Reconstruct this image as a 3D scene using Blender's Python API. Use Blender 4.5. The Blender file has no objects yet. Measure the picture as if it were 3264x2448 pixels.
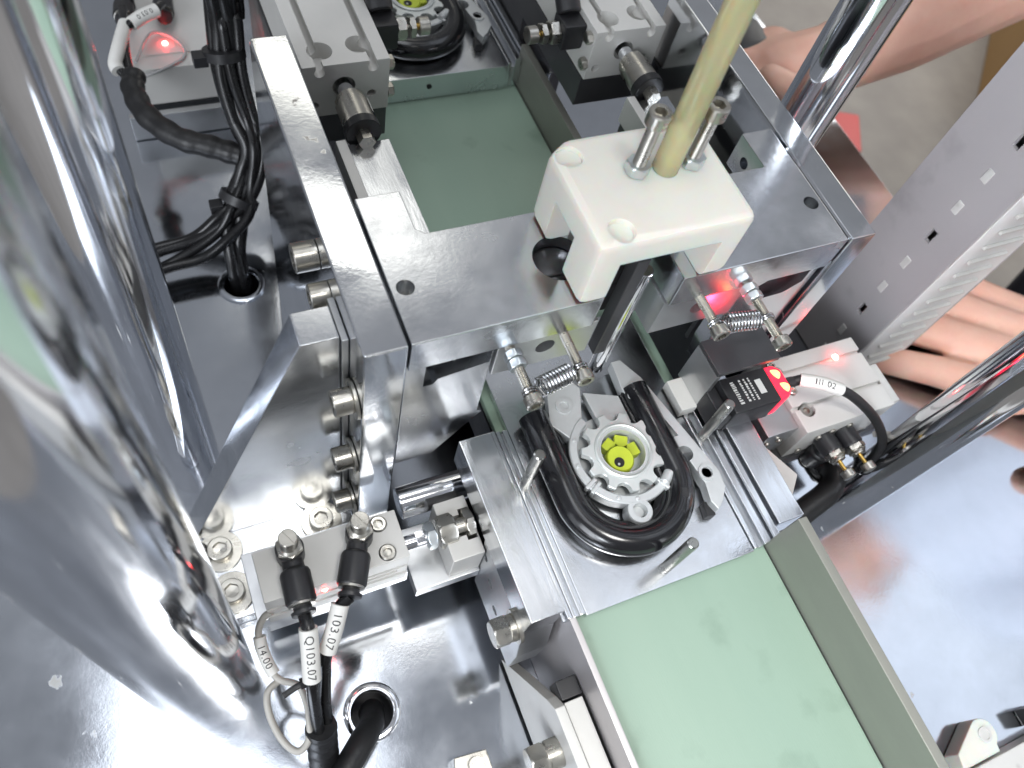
import bpy, bmesh, math, random
from mathutils import Vector, Matrix, Quaternion
random.seed(7)
SC = bpy.context.scene
COL = SC.collection
MM = 0.001
PI = math.pi
V = Vector

# ---------------------------------------------------------------- camera
cd = bpy.data.cameras.new('camera'); cam = bpy.data.objects.new('camera', cd); COL.objects.link(cam)
RX = V((0.91221508, -0.37041735, 0.17508466)); RD = V((-0.24602035, -0.8369431, -0.48887651)); RF = V((0.32762424, 0.40288614, -0.85460232))
M = Matrix.Identity(4)
for i in range(3):
    M[i][0] = RX[i]; M[i][1] = -RD[i]; M[i][2] = -RF[i]
M.translation = V((0, 0, 0.4))
cam.matrix_world = M
cd.sensor_width = 36; cd.lens = 28.676; cd.clip_start = 0.01; cd.clip_end = 60
cd.dof.use_dof = True; cd.dof.focus_distance = 0.42; cd.dof.aperture_fstop = 9
SC.camera = cam

# ---------------------------------------------------------------- ambient light of the hall
w = bpy.data.worlds.new('World'); SC.world = w; w.use_nodes = True
nt = w.node_tree; bg = nt.nodes['Background']
tc = nt.nodes.new('ShaderNodeTexCoord'); sx = nt.nodes.new('ShaderNodeSeparateXYZ'); cr = nt.nodes.new('ShaderNodeValToRGB')
mr = nt.nodes.new('ShaderNodeMapRange'); mr.inputs[1].default_value = -1; mr.inputs[2].default_value = 1
nt.links.new(tc.outputs['Generated'], sx.inputs[0]); nt.links.new(sx.outputs['Z'], mr.inputs[0]); nt.links.new(mr.outputs[0], cr.inputs[0])
el = cr.color_ramp.elements
el[0].position = 0.0; el[0].color = (0.20, 0.198, 0.195, 1)
el[1].position = 1.0; el[1].color = (0.33, 0.345, 0.375, 1)
for p, c in ((0.48, (0.22, 0.22, 0.225, 1)), (0.62, (0.22, 0.225, 0.235, 1)), (0.8, (0.24, 0.25, 0.27, 1))):
    e = el.new(p); e.color = c
nt.links.new(cr.outputs[0], bg.inputs[0]); bg.inputs[1].default_value = 1.0

# ---------------------------------------------------------------- ceiling lamps and added fill lights
def lamp(name, loc, sx_, sy_, power, color=(1, 0.97, 0.92), target=(190, 200, 0)):
    l = bpy.data.lights.new(name, 'AREA'); l.shape = 'RECTANGLE'; l.size = sx_; l.size_y = sy_; l.energy = power; l.color = color
    o = bpy.data.objects.new(name, l); COL.objects.link(o)
    o.location = V(loc) * MM
    d = (V(target) - V(loc))
    o.rotation_euler = d.to_track_quat('-Z', 'Y').to_euler()
    return o
sl = bpy.data.lights.new('key_spot', 'SPOT'); sl.energy = 27; sl.color = (1, 0.985, 0.95); sl.spot_size = math.radians(45); sl.spot_blend = 1.0; sl.shadow_soft_size = 0.14  # added key light, its narrow cone leaves the far end dim
so = bpy.data.objects.new('key_spot', sl); COL.objects.link(so); so.location = V((170, -230, 1050)) * MM
so.rotation_euler = (V((215, -70, 0)) - V((170, -230, 1050))).to_track_quat('-Z', 'Y').to_euler()
lamp('ceiling_lamp', (-230, 310, 2400), 1.1, 0.8, 8, (0.90, 0.94, 1.0))
lamp('ceiling_lamp', (300, 640, 2400), 1.2, 0.16, 1.3)
lamp('ceiling_lamp', (590, 1980, 2300), 0.7, 0.28, 1.5, (1, 0.98, 0.9))
lamp('ceiling_lamp', (760, 2850, 2300), 0.9, 0.28, 1.5, (1, 0.97, 0.85))
lamp('overhead_fill', (1850, 180, 2300), 1.7, 1.7, 10, (0.80, 0.88, 1.0), (1850, 180, 0))  # added panel overhead, brightens what the right-hand plates reflect
lamp('added_fill', (-1300, -1000, 900), 1.0, 1.2, 27, (0.88, 0.93, 1.0), (750, 100, 150))  # added fill from the left, brightens the operator's shirt and the duct
sw = lamp('operator_fill', (-600, -1300, 1200), 0.7, 0.7, 4.5, (0.88, 0.93, 1.0), (960, 60, 260)); sw.data.spread = math.radians(34)  # added narrow fill aimed at the shirt
lamp('added_fill', (-1900, -1500, 700), 0.25, 1.9, 6, (0.90, 0.94, 1.0), (-30, 150, 100))  # added unseen strip, gives the left columns long highlights
lamp('added_fill', (1500, -1900, 600), 0.3, 1.9, 6, (0.90, 0.94, 1.0), (384, 78, 0))  # added unseen strip, brightens the right column
lamp('added_fill', (-2300, -100, 500), 1.3, 1.5, 9, (0.86, 0.92, 1.0), (-40, 110, 0))  # added fill, brightens the left side of the near column
lamp('floor_fill', (2500, 1500, 900), 1.2, 1.2, 22, (1, 0.97, 0.92), (2400, 1400, -900))  # added low light that brightens the floor beyond the machine
SC.view_settings.view_transform = 'Standard'; SC.view_settings.look = 'None'
SC.view_settings.exposure = 0.05; SC.view_settings.gamma = 1.0
SC.render.engine = 'CYCLES'
SC.cycles.use_denoising = True
SC.cycles.max_bounces = 10; SC.cycles.glossy_bounces = 7; SC.cycles.diffuse_bounces = 4; SC.cycles.transmission_bounces = 8
SC.cycles.caustics_reflective = False; SC.cycles.caustics_refractive = False
SC.cycles.sample_clamp_indirect = 6

# ---------------------------------------------------------------- materials
def mat(name, base, metal=0.0, rough=0.4, rv=0.0, rscale=40, cv=0.0, cscale=30, bump=0.0, bscale=200, wave=0.0, wscale=14, stretch=None, c2=None, **kw):
    m = bpy.data.materials.new(name); m.use_nodes = True
    n = m.node_tree; L = n.links; b = n.nodes['Principled BSDF']
    b.inputs['Base Color'].default_value = (*base, 1); b.inputs['Metallic'].default_value = metal; b.inputs['Roughness'].default_value = rough
    for k, v in kw.items():
        b.inputs[k.replace('_', ' ')].default_value = v
    t = n.nodes.new('ShaderNodeTexCoord'); src = t.outputs['Object']
    if stretch:
        mp = n.nodes.new('ShaderNodeMapping'); mp.inputs['Scale'].default_value = stretch; L.new(src, mp.inputs[0]); src2 = mp.outputs[0]
    else:
        src2 = src
    def noise(scale, detail=5, s=src2, rg=0.6):
        x = n.nodes.new('ShaderNodeTexNoise'); x.inputs['Scale'].default_value = scale; x.inputs['Detail'].default_value = detail; x.inputs['Roughness'].default_value = rg
        L.new(s, x.inputs['Vector']); return x.outputs[0]
    if rv:
        q = n.nodes.new('ShaderNodeMapRange'); q.inputs[1].default_value = 0.3; q.inputs[2].default_value = 0.75
        q.inputs[3].default_value = max(0.02, rough - rv); q.inputs[4].default_value = rough + rv
        L.new(noise(rscale), q.inputs[0]); L.new(q.outputs[0], b.inputs['Roughness'])
    if cv or c2:
        q = n.nodes.new('ShaderNodeValToRGB'); q.color_ramp.elements[0].position = 0.32; q.color_ramp.elements[1].position = 0.7
        lo = c2 if c2 else tuple(c * (1 - cv) for c in base)
        q.color_ramp.elements[0].color = (*lo, 1); q.color_ramp.elements[1].color = (*base, 1)
        L.new(noise(cscale), q.inputs[0]); L.new(q.outputs[0], b.inputs['Base Color'])
    last = None
    for st, sc_, s_, dist in ((wave, wscale, src, 0.004), (bump, bscale, src2, 0.0006)):
        if st:
            bp = n.nodes.new('ShaderNodeBump'); bp.inputs['Strength'].default_value = st; bp.inputs['Distance'].default_value = dist
            L.new(noise(sc_, 3 if st is wave else 4, s_), bp.inputs['Height'])
            if last: L.new(last, bp.inputs['Normal'])
            last = bp.outputs[0]
    if last: L.new(last, b.inputs['Normal'])
    return m
alu = mat('polished_aluminium', (0.80, 0.82, 0.85), 1, 0.22, 0.10, 30, 0.12, 22, 0.06, 420, 0.05, 16)
alu_s = mat('polished_side_plate', (0.80, 0.82, 0.85), 1, 0.11, 0.06, 24, 0.12, 22, 0.04, 420, 0.10, 9)
alu_y = mat('polished_aluminium_bar', (0.80, 0.82, 0.85), 1, 0.20, 0.09, 26, 0.10, 22, 0.10, 160, 0.05, 18, stretch=(5, 0.5, 5))
alu_m = mat('machined_aluminium', (0.70, 0.71, 0.72), 1, 0.36, 0.08, 40, 0.12, 30, 0.10, 300)
steel = mat('mirror_steel', (0.62, 0.65, 0.70), 1, 0.13, 0.07, 18, 0.14, 16, 0.03, 500, 0.07, 9)
chrome = mat('chrome', (0.80, 0.81, 0.84), 1, 0.085, 0.04, 30, 0.10, 20)
nickel = mat('stainless_bolt', (0.54, 0.52, 0.47), 1, 0.31, 0.08, 120, 0.18, 130)
zinc = mat('zinc_nut', (0.72, 0.77, 0.79), 1, 0.36, 0.06, 200, 0.1, 160)
brass = mat('brass_needle', (0.75, 0.50, 0.14), 1, 0.3)
spring_m = mat('spring_steel', (0.36, 0.36, 0.36), 1, 0.25)
anod = mat('grey_anodised', (0.70, 0.69, 0.66), 0.15, 0.42, 0.05, 60, 0.06, 40, 0.04, 900)
anod_d = mat('dark_grey_plate', (0.10, 0.10, 0.105), 0.6, 0.38, 0.08, 60, 0.2, 30, 0.08, 500)
black_pl = mat('black_plastic', (0.022, 0.022, 0.024), 0, 0.38, 0.06, 90, 0.2, 80, 0.08, 700)
rubber = mat('black_hose', (0.009, 0.009, 0.010), 0, 0.27, 0.08, 60, 0.3, 60)
tape = mat('black_tape', (0.011, 0.011, 0.012), 0, 0.46, 0.10, 80, 0.3, 60, 0.6, 150)
glossblk = mat('black_coated_tube', (0.010, 0.010, 0.012), 0, 0.19, 0.05, 60, 0.3, 60, 0.0, 300, 0.02, 40, Coat_Weight=0.3, Coat_Roughness=0.15)
pom = mat('white_plastic', (0.79, 0.77, 0.70), 0, 0.42, 0.05, 50, 0.05, 24, 0.05, 260, Subsurface_Weight=0.6, Subsurface_Scale=0.007)
white = mat('white_sleeve', (0.80, 0.79, 0.75), 0, 0.5, 0.05, 80, 0.07, 60)
ink = mat('printed_ink', (0.03, 0.03, 0.03), 0, 0.6)
whiteink = mat('white_print', (0.62, 0.62, 0.60), 0, 0.6)
cablegrey = mat('grey_cable', (0.50, 0.48, 0.44), 0, 0.42, 0.05, 80, 0.1, 60)
pvc = mat('grey_duct', (0.42, 0.395, 0.40), 0, 0.42, 0.06, 40, 0.06, 20)
pvc_w = mat('pale_duct_fingers', (0.84, 0.83, 0.81), 0, 0.45, 0.05, 40, 0.05, 30)
belt_m = mat('green_belt', (0.36, 0.485, 0.385), 0, 0.50, 0.06, 20, 0.0, 7, 0.12, 900, 0, 10, stretch=(1.6, 0.25, 1), c2=(0.305, 0.43, 0.34))
olive = mat('guide_steel', (0.33, 0.33, 0.29), 0.55, 0.46, 0.06, 40, 0.12, 30, 0.06, 400, stretch=(1, 0.3, 1))
frame_m = mat('conveyor_steel', (0.60, 0.57, 0.57), 0.8, 0.42, 0.06, 40, 0.1, 24, 0.06, 300, stretch=(1, 0.4, 1))
cast = mat('silver_casting', (0.72, 0.74, 0.74), 0.45, 0.40, 0.06, 90, 0.1, 60, 0.15, 260)
zincgear = mat('zinc_gear', (0.76, 0.79, 0.77), 0.5, 0.38, 0.06, 90, 0.1, 70)
lime = mat('lime_plastic', (0.60, 0.70, 0.05), 0, 0.45, 0.05, 80, 0.15, 60)
floor_m = mat('concrete', (0.36, 0.33, 0.295), 0, 0.75, 0.1, 6, 0, 9, 0.3, 60, c2=(0.29, 0.265, 0.24))
skin = mat('skin', (0.80, 0.50, 0.38), 0, 0.48, 0.06, 60, 0, 34, 0.35, 140, c2=(0.74, 0.40, 0.30), Subsurface_Weight=0.25, Subsurface_Scale=0.004)
shirt_m = mat('pale_blue_cloth', (0.78, 0.82, 0.90), 0, 0.85, 0, 10, 0.12, 14, 0.4, 700)
navy = mat('navy_cloth', (0.018, 0.024, 0.042), 0, 0.85, 0, 10, 0.3, 20, 0.4, 700)
hair_m = mat('dark_hair', (0.012, 0.010, 0.009), 0, 0.5, 0, 10, 0.3, 60)
card = mat('cardboard', (0.50, 0.30, 0.12), 0, 0.8, 0, 10, 0.08, 8, 0.2, 200)
redp = mat('red_plastic', (0.62, 0.045, 0.04), 0, 0.4)
blue_m = mat('blue_mark', (0.02, 0.06, 0.45), 0, 0.4)
pin_m = mat('ground_pin', (0.36, 0.36, 0.34), 1, 0.3, 0.06, 120, 0.15, 90)
darkhole = mat('dark_bore', (0.02, 0.02, 0.02), 0.3, 0.5)
clear = mat('clear_cable', (0.70, 0.70, 0.70), 0, 0.2, Transmission_Weight=0.4)
ytube = mat('yellow_tube', (0.90, 0.85, 0.50), 0, 0.12, 0.05, 30, 0.14, 16, Transmission_Weight=0.6, IOR=1.3, Subsurface_Weight=0.8, Subsurface_Scale=0.005, stretch=(1, 1, 0.12))
fleck_m = mat('fleck_red', (0.30, 0.035, 0.02), 0, 0.4)
def emit(name, col, s, base=(0.5, 0.02, 0.02)):
    m = mat(name, base, 0, 0.3); b = m.node_tree.nodes['Principled BSDF']
    b.inputs['Emission Color'].default_value = (*col, 1); b.inputs['Emission Strength'].default_value = s
    return m
led = emit('red_led', (1, 0.06, 0.05), 45)
lens = emit('red_lens', (1, 0.015, 0.06), 1.8)
lenshot = emit('red_lens_glow', (1, 0.22, 0.08), 7)

def specks(m, scale=55, lo=0.70, hi=0.74, col=(0.62, 0.62, 0.60)):
    n = m.node_tree; L = n.links; b = n.nodes['Principled BSDF']
    t = n.nodes.new('ShaderNodeTexCoord'); x = n.nodes.new('ShaderNodeTexNoise'); x.inputs['Scale'].default_value = scale; x.inputs['Detail'].default_value = 6
    L.new(t.outputs['Object'], x.inputs['Vector'])
    q = n.nodes.new('ShaderNodeMapRange'); q.inputs[1].default_value = lo; q.inputs[2].default_value = hi; L.new(x.outputs[0], q.inputs[0])
    for sock, val in (('Roughness', 0.55), ('Base Color', col)):
        src = b.inputs[sock].links[0].from_socket
        mx = n.nodes.new('ShaderNodeMix'); mx.data_type = 'RGBA' if sock == 'Base Color' else 'FLOAT'
        i = (6, 7, 2) if sock == 'Base Color' else (2, 3, 0)
        L.new(q.outputs[0], mx.inputs[0]); L.new(src, mx.inputs[i[0]]); mx.inputs[i[1]].default_value = (*val, 1) if sock == 'Base Color' else val
        L.new(mx.outputs[i[2]], b.inputs[sock])
specks(belt_m, 26, 0.58, 0.80, (0.20, 0.29, 0.22)); specks(pom, 45, 0.66, 1.1, (0.60, 0.56, 0.48)); specks(pvc, 30, 0.58, 0.8, (0.30, 0.28, 0.28)); specks(anod, 60, 0.66, 0.84, (0.42, 0.40, 0.37)); specks(glossblk, 70, 0.58, 0.8, (0.03, 0.03, 0.03)); specks(steel); specks(alu_s, 80, 0.72, 0.76, (0.5, 0.47, 0.43)); specks(alu, 70, 0.74, 0.78, (0.5, 0.47, 0.43))
# ---------------------------------------------------------------- mesh builder (millimetres)
class MB:
    def __init__(s): s.v = []; s.f = []
    def add(s, vs, fs):
        o = len(s.v); s.v += [tuple(p) for p in vs]; s.f += [tuple(i + o for i in f) for f in fs]; return s
    def bm(s, b):
        b.verts.index_update(); return s.add([v.co.copy() for v in b.verts], [[v.index for v in f.verts] for f in b.faces])
def _bevel(b, w, seg=2):
    if w > 0:
        bmesh.ops.bevel(b, geom=b.edges[:], offset=w, segments=seg, profile=0.5, affect='EDGES', clamp_overlap=True)
def box(m, x0, x1, y0, y1, z0, z1, b=0.5, rot=None):
    k = bmesh.new(); bmesh.ops.create_cube(k, size=1)
    for v in k.verts:
        v.co = V(((x0 + x1) / 2 + v.co.x * (x1 - x0), (y0 + y1) / 2 + v.co.y * (y1 - y0), (z0 + z1) / 2 + v.co.z * (z1 - z0)))
    _bevel(k, b)
    if rot:
        c = V(((x0 + x1) / 2, (y0 + y1) / 2, (z0 + z1) / 2)); bmesh.ops.rotate(k, verts=k.verts[:], cent=c, matrix=Matrix.Rotation(rot[0], 3, rot[1]))
    m.bm(k); k.free(); return m
def prism(m, pts, ax, a0, a1, b=0.5):
    def P(p, a): return {'x': (a, p[0], p[1]), 'y': (p[0], a, p[1]), 'z': (p[0], p[1], a)}[ax]
    k = bmesh.new(); n = len(pts)
    A = [k.verts.new(P(p, a0)) for p in pts]; B = [k.verts.new(P(p, a1)) for p in pts]
    k.faces.new(A); k.faces.new(B[::-1])
    for i in range(n): k.faces.new((A[i], B[i], B[(i + 1) % n], A[(i + 1) % n]))
    bmesh.ops.recalc_face_normals(k, faces=k.faces[:]); _bevel(k, b)
    m.bm(k); k.free(); return m
def frame(d):
    d = V(d).normalized(); u = d.orthogonal().normalized()
    if abs(d.z) < 0.9:
        u = d.cross(V((0, 0, 1))).normalized()
    else:
        u = V((1, 0, 0)); u = (u - d * u.dot(d)).normalized()
    return d, u, d.cross(u)
def rad(r, a):
    if isinstance(r, tuple):      # ('h', r): hexagon with that across-flats half width
        q = (a + PI / 6) % (PI / 3) - PI / 6; return r[1] / math.cos(q)
    return r
def lathe(m, prof, p0, d, seg=24, ph=0.0, ring=False):
    p0 = V(p0); d, u, w_ = frame(d); vs = []; fs = []
    for t, r in prof:
        for i in range(seg):
            a = 2 * PI * i / seg + ph; rr = rad(r, a)
            vs.append(p0 + d * t + (u * math.cos(a) + w_ * math.sin(a)) * rr)
    for j in range(len(prof) - 1):
        for i in range(seg):
            i2 = (i + 1) % seg
            fs.append((j * seg + i, j * seg + i2, (j + 1) * seg + i2, (j + 1) * seg + i))
    if ring:
        j = len(prof) - 1
        fs += [(j * seg + i, j * seg + (i + 1) % seg, (i + 1) % seg, i) for i in range(seg)]
    else:
        fs.append(tuple(range(seg))[::-1]); fs.append(tuple((len(prof) - 1) * seg + i for i in range(seg)))
    return m.add(vs, fs)
def cyl(m, p0, p1, r, seg=24, c=0.4):
    p0 = V(p0); p1 = V(p1); L = (p1 - p0).length
    return lathe(m, [(0, r - c), (c, r), (L - c, r), (L, r - c)], p0, p1 - p0, seg)
def spline(pts, n=8):
    pts = [V(p) for p in pts]
    if len(pts) < 3: return pts
    e = [pts[0] * 2 - pts[1]] + pts + [pts[-1] * 2 - pts[-2]]; out = []
    for i in range(1, len(e) - 2):
        a, b, c, d = e[i - 1:i + 3]
        for j in range(n):
            t = j / n
            out.append(0.5 * ((2 * b) + (c - a) * t + (2 * a - 5 * b + 4 * c - d) * t * t + (3 * b - a - 3 * c + d) * t ** 3))
    out.append(pts[-1]); return out
def sweep(m, pts, r, seg=12, n=8, smooth=True, closed=False, oval=1.0):
    P = spline(pts, n) if smooth else [V(p) for p in pts]
    N = len(P); vs = []; fs = []; u = None
    for i, p in enumerate(P):
        if closed: t = (P[(i + 1) % N] - P[i - 1]).normalized()
        else: t = (P[min(i + 1, N - 1)] - P[max(i - 1, 0)]).normalized()
        if u is None: u = frame(t)[1]
        else: u = (u - t * u.dot(t)).normalized()
        w_ = t.cross(u); rr = r(i / (N - 1)) if callable(r) else r
        for k in range(seg):
            a = 2 * PI * k / seg; vs.append(p + u * math.cos(a) * rr + w_ * math.sin(a) * rr * oval)
    for i in range(N if closed else N - 1):
        for k in range(seg):
            k2 = (k + 1) % seg; j = (i + 1) % N
            fs.append((i * seg + k, i * seg + k2, j * seg + k2, j * seg + k))
    if not closed:
        fs.append(tuple(range(seg))[::-1]); fs.append(tuple((N - 1) * seg + k for k in range(seg)))
    return m.add(vs, fs)

WP = {}
def obj(name, m, mt, parent=None, ang=40, label=None):
    me = bpy.data.meshes.new(name)
    me.from_pydata([(x * MM, y * MM, z * MM) for x, y, z in m.v], [], m.f)
    k = bmesh.new(); k.from_mesh(me); bmesh.ops.recalc_face_normals(k, faces=k.faces[:]); k.to_mesh(me); k.free()
    me.materials.append(mt)
    me.shade_smooth(); me.set_sharp_from_angle(angle=math.radians(ang))
    o = bpy.data.objects.new(name, me); COL.objects.link(o)
    wn = o.modifiers.new('wn', 'WEIGHTED_NORMAL'); wn.keep_sharp = True
    WP[o.name] = V((0, 0, 0))
    if parent:
        o.parent = parent; o.location = -WP[parent.name]
    if label: o['label'] = label
    return o
def tag(o, label, cat, group=None, kind=None):
    o['label'] = label; o['category'] = cat
    if group: o['group'] = group
    if kind: o['kind'] = kind
    return o
def thing(name, label, cat, loc, group=None):
    o = bpy.data.objects.new(name, None); COL.objects.link(o); o.empty_display_size = 0.01
    o.location = V(loc) * MM; WP[o.name] = V(loc) * MM
    return tag(o, label, cat, group)
def cut(o, *mbs):
    """carve the closed shapes out of o and keep the result as its mesh"""
    tmp = []
    for m in mbs:
        me = bpy.data.meshes.new('cutter'); me.from_pydata([(x * MM, y * MM, z * MM) for x, y, z in m.v], [], m.f)
        k = bmesh.new(); k.from_mesh(me); bmesh.ops.recalc_face_normals(k, faces=k.faces[:]); k.to_mesh(me); k.free()
        c = bpy.data.objects.new('cutter', me); COL.objects.link(c); tmp.append(c)
        md = o.modifiers.new('cut', 'BOOLEAN'); md.operation = 'DIFFERENCE'; md.object = c; md.solver = 'EXACT'
        if o.parent: pass
    wn = o.modifiers.get('wn'); o.modifiers.remove(wn)
    par = o.parent; loc = o.location.copy(); o.parent = None; o.location = (0, 0, 0)
    bpy.context.view_layer.update()
    dg = bpy.context.evaluated_depsgraph_get()
    me = bpy.data.meshes.new_from_object(o.evaluated_get(dg))
    o.modifiers.clear(); old = o.data; o.data = me; bpy.data.meshes.remove(old)
    for c in tmp:
        d = c.data; bpy.data.objects.remove(c); bpy.data.meshes.remove(d)
    me.shade_smooth(); me.set_sharp_from_angle(angle=math.radians(30))
    wn = o.modifiers.new('wn', 'WEIGHTED_NORMAL'); wn.keep_sharp = True
    if par: o.parent = par; o.location = loc
    return o
def copy_tree(o, parent=None):
    c = o.copy(); COL.objects.link(c); c.parent = parent
    WP[c.name] = WP[o.name].copy()
    for ch in o.children: copy_tree(ch, c)
    return c

# ---------------------------------------------------------------- fasteners
def socket_head(m, p, d, r, h, seg=30):
    """cap screw head standing on p, pointing along d, with a hexagon socket"""
    return lathe(m, [(0, r - .2), (.2, r), (h - .5, r), (h, r - .5), (h, r * .62), (h - .1, ('h', r * .52)), (h * .45, ('h', r * .5)), (h * .4, .05)], p, d, seg)
def thread(m, p, d, r, L, pitch=1.0, seg=16):
    prof = []; t = 0
    while t < L:
        prof += [(t, r - .45), (t + pitch * .5, r)]; t += pitch
    return lathe(m, prof, p, d, seg)
def hexnut(m, p, d, af, h, ph=0.0):
    R = af / 2
    return lathe(m, [(0, R * .97), (h * .12, ('h', R)), (h * .88, ('h', R)), (h, R * .97)], p, d, 36, ph)
def text_on_tube(s, path, up, r, size, name, mt, parent):
    """lettering that follows a round sleeve: path is its centre line, up the side it shows on"""
    cu = bpy.data.curves.new('lettering', 'FONT'); cu.body = s; cu.size = size; cu.align_x = 'CENTER'; cu.align_y = 'CENTER'; cu.space_character = 1.12
    t = bpy.data.objects.new('lettering', cu); COL.objects.link(t)
    bpy.context.view_layer.update()
    me = bpy.data.meshes.new_from_object(t.evaluated_get(bpy.context.evaluated_depsgraph_get()))
    bpy.data.objects.remove(t)
    k = bmesh.new(); k.from_mesh(me); bpy.data.meshes.remove(me)
    bmesh.ops.triangulate(k, faces=k.faces[:])
    for _ in range(3):
        e = [x for x in k.edges if x.calc_length() > size * .16]
        if not e: break
        bmesh.ops.subdivide_edges(k, edges=e, cuts=1); bmesh.ops.triangulate(k, faces=k.faces[:])
    P = [V(p) for p in path]; S = [0]
    for a_, b_ in zip(P, P[1:]): S.append(S[-1] + (b_ - a_).length)
    k.verts.index_update(); vs = []
    for v in k.verts:
        q = min(max(S[-1] / 2 + v.co.x, 0.01), S[-1] - .01); i = 0
        while i < len(S) - 2 and S[i + 1] < q: i += 1
        d = (P[i + 1] - P[i]).normalized(); c = P[i] + d * (q - S[i]); n = V(up); n = (n - d * n.dot(d)).normalized(); y = n.cross(d)
        a = v.co.y / r; vs.append(c + (n * math.cos(a) + y * math.sin(a)) * (r + .07))
    m = MB(); m.add(vs, [[x.index for x in f.verts] for f in k.faces]); k.free()
    return obj(name, m, mt, parent, 60)

# ================================================================ SETTING
m = MB(); box(m, -9000, 9000, -9000, 9000, -960, -900, 0)
fl = obj('floor', m, floor_m); fl['kind'] = 'structure'; fl['label'] = 'grey brown concrete workshop floor seen beyond the machine'
m = MB(); box(m, -228, 608, -100, 900, -109, -95, 1.2)
base = obj('base_plate', m, steel); base['kind'] = 'structure'; base['label'] = 'polished mirror bright machine base plate'
h1 = MB(); cyl(h1, (32, 364, -130), (32, 364, -80), 14); h2 = MB(); cyl(h2, (33, 59.5, -130), (33, 59.5, -80), 12.5)
cut(base, h1, h2)
m = MB()     # machine cabinet below the plate
box(m, -205, 585, -75, 880, -899, -150, 3)
cab = tag(obj('machine_cabinet', m, anod_d), 'dark cabinet that carries the polished base plate', 'cabinet')
def grommet(x, y, r, mt, label):
    m = MB(); lathe(m, [(0, r - 4), (0, r), (1.4, r), (2.2, r - 1.2), (2.2, r - 3.5), (-13, r - 3.6), (-13, r - 4)], (x, y, -95), (0, 0, 1), 40, 0, True)
    t = obj('cable_grommet', m, mt); return tag(t, label, 'grommet', 'cable grommets in the base plate')
grommet(33, 59.5, 16, chrome, 'bright ring around the hole with one thick black hose, near the lower white cable loop')
grommet(32, 364, 16, steel, 'hole ring in the dark base plate where the black tube bundle dives through')

# ---- columns
def column(x, y, r, label):
    m = MB(); lathe(m, [(0, r), (1300, r)], (x, y, -95), (0, 0, 1), 72)
    return tag(obj('chrome_column', m, chrome), label, 'column', 'chrome columns of the machine', 'thing')
column(-25.3, 232.6, 15.7, 'thin chrome column standing just behind the sloping gusset plate')
column(-46, 108, 26.5, 'thick chrome column nearest the camera, bright at its foot beside the white cable loop')
column(354, 263, 16.0, 'dark chrome column in front of the bare forearm')
column(384, 78.5, 15.8, 'chrome column in front of the hand that rests flat')

# ---- side plates
def side_plate(x0, x1, y0, y1, z0, label, holes=()):
    t = thing('side_plate', label, 'side plate', ((x0 + x1) / 2, (y0 + y1) / 2, z0), 'upright polished side plates')
    m = MB(); box(m, x0, x1, y0, y1, z0, 117, 1.0); b = obj('plate', m, alu_s, t)
    return t, b
def plate_bolt(t, p, d, r=6.5, h=9, wash=True, hexa=False, wr=3.4):
    m = MB()
    if wash: lathe(m, [(0, r + wr - .4), (.2, r + wr), (1.6, r + wr), (1.8, r + wr - .4)], p, d, 36)
    q = V(p) + V(d) * (1.8 if wash else 0)
    if hexa: hexnut(m, q, d, r * 2, h)
    else: socket_head(m, q, d, r, h)
    return obj('bolt', m, nickel, t)
L_, b = side_plate(55.2, 74.2, 161.5, 353, -94.8, 'left polished side plate with bright patches on its long narrow top')
plate_bolt(L_, (55, 171, 66), (-1, 0, 0)); plate_bolt(L_, (55, 171, 4), (-1, 0, 0)); plate_bolt(L_, (55, 232, 96), (-1, 0, 0), 7, 11, False); plate_bolt(L_, (55, 212, 92), (-1, 0, 0), 6.5, 9, False)
plate_bolt(L_, (55, 171, -56), (-1, 0, 0))
R_, b = side_plate(306.5, 322.5, 161.5, 360, -94.8, 'right polished side plate beside the duct and the bare forearm')
m = MB(); prism(m, [(304.6, 117.05), (306.4, 117.05), (306.4, 114.5)], 'y', 163, 225, 0); obj('bevel_strip', m, chrome, R_)
plate_bolt(R_, (322.6, 222, 106), (1, 0, 0), 5, 6, False)

# ---- gusset
t = thing('gusset_bracket', 'mirror bright sloping gusset bracket bolted against the left side plate', 'bracket', (10, 190, -94.8))
m = MB(); prism(m, [(34.5, 103), (51.2, 103), (51.2, -82), (-36, -82)], 'y', 182, 199, .6); obj('web', m, alu, t)
m = MB(); box(m, 51.8, 54.9, 181, 204, -82, 101, .4); obj('spacer_plate', m, alu_m, t)
m = MB(); box(m, -46, 55, 131, 199, -94.6, -82.2, .8); obj('foot', m, alu, t)
for x, y in ((-23, 172), (-22, 146), (36, 172), (-40, 172)):
    plate_bolt(t, (x, y, -82.2), (0, 0, 1), 7, 5, wr=5.2)
for x in (44, 53):
    m = MB(); socket_head(m, (x, 199.2, 88), (0, 1, 0), 5, 6); obj('bolt', m, nickel, t)

# ---- crossbar
t = thing('crossbar', 'polished aluminium crossbar with two round holes spanning both side plates', 'crossbar', (190, 190, 95))
pl = [(75.4, 162), (165, 162), (168.5, 166), (168.5, 200), (207, 200), (207, 162), (304.4, 162), (304.4, 240), (285.5, 240), (285.5, 216), (100, 216), (96.5, 219.5), (96.5, 242), (75.4, 242)]
m = MB(); prism(m, pl, 'z', 95.2, 117, .6); o = obj('bar', m, alu, t)
c1 = MB(); cyl(c1, (82, 190, 99), (82, 190, 130), 4.1, 28, 0); c2 = MB(); cyl(c2, (297.5, 188, 99), (297.5, 188, 130), 4.1, 28, 0)
c3 = MB(); lathe(c3, [(0, 3.3), (30, 3.3)], (270, 229, 106), (1, 0, 0), 20); c4 = MB(); lathe(c4, [(0, 12.5), (20, 12.5)], (154, 188, 103), (0, 0, 1), 36)
cut(o, c1, c2, c3, c4)
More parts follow.
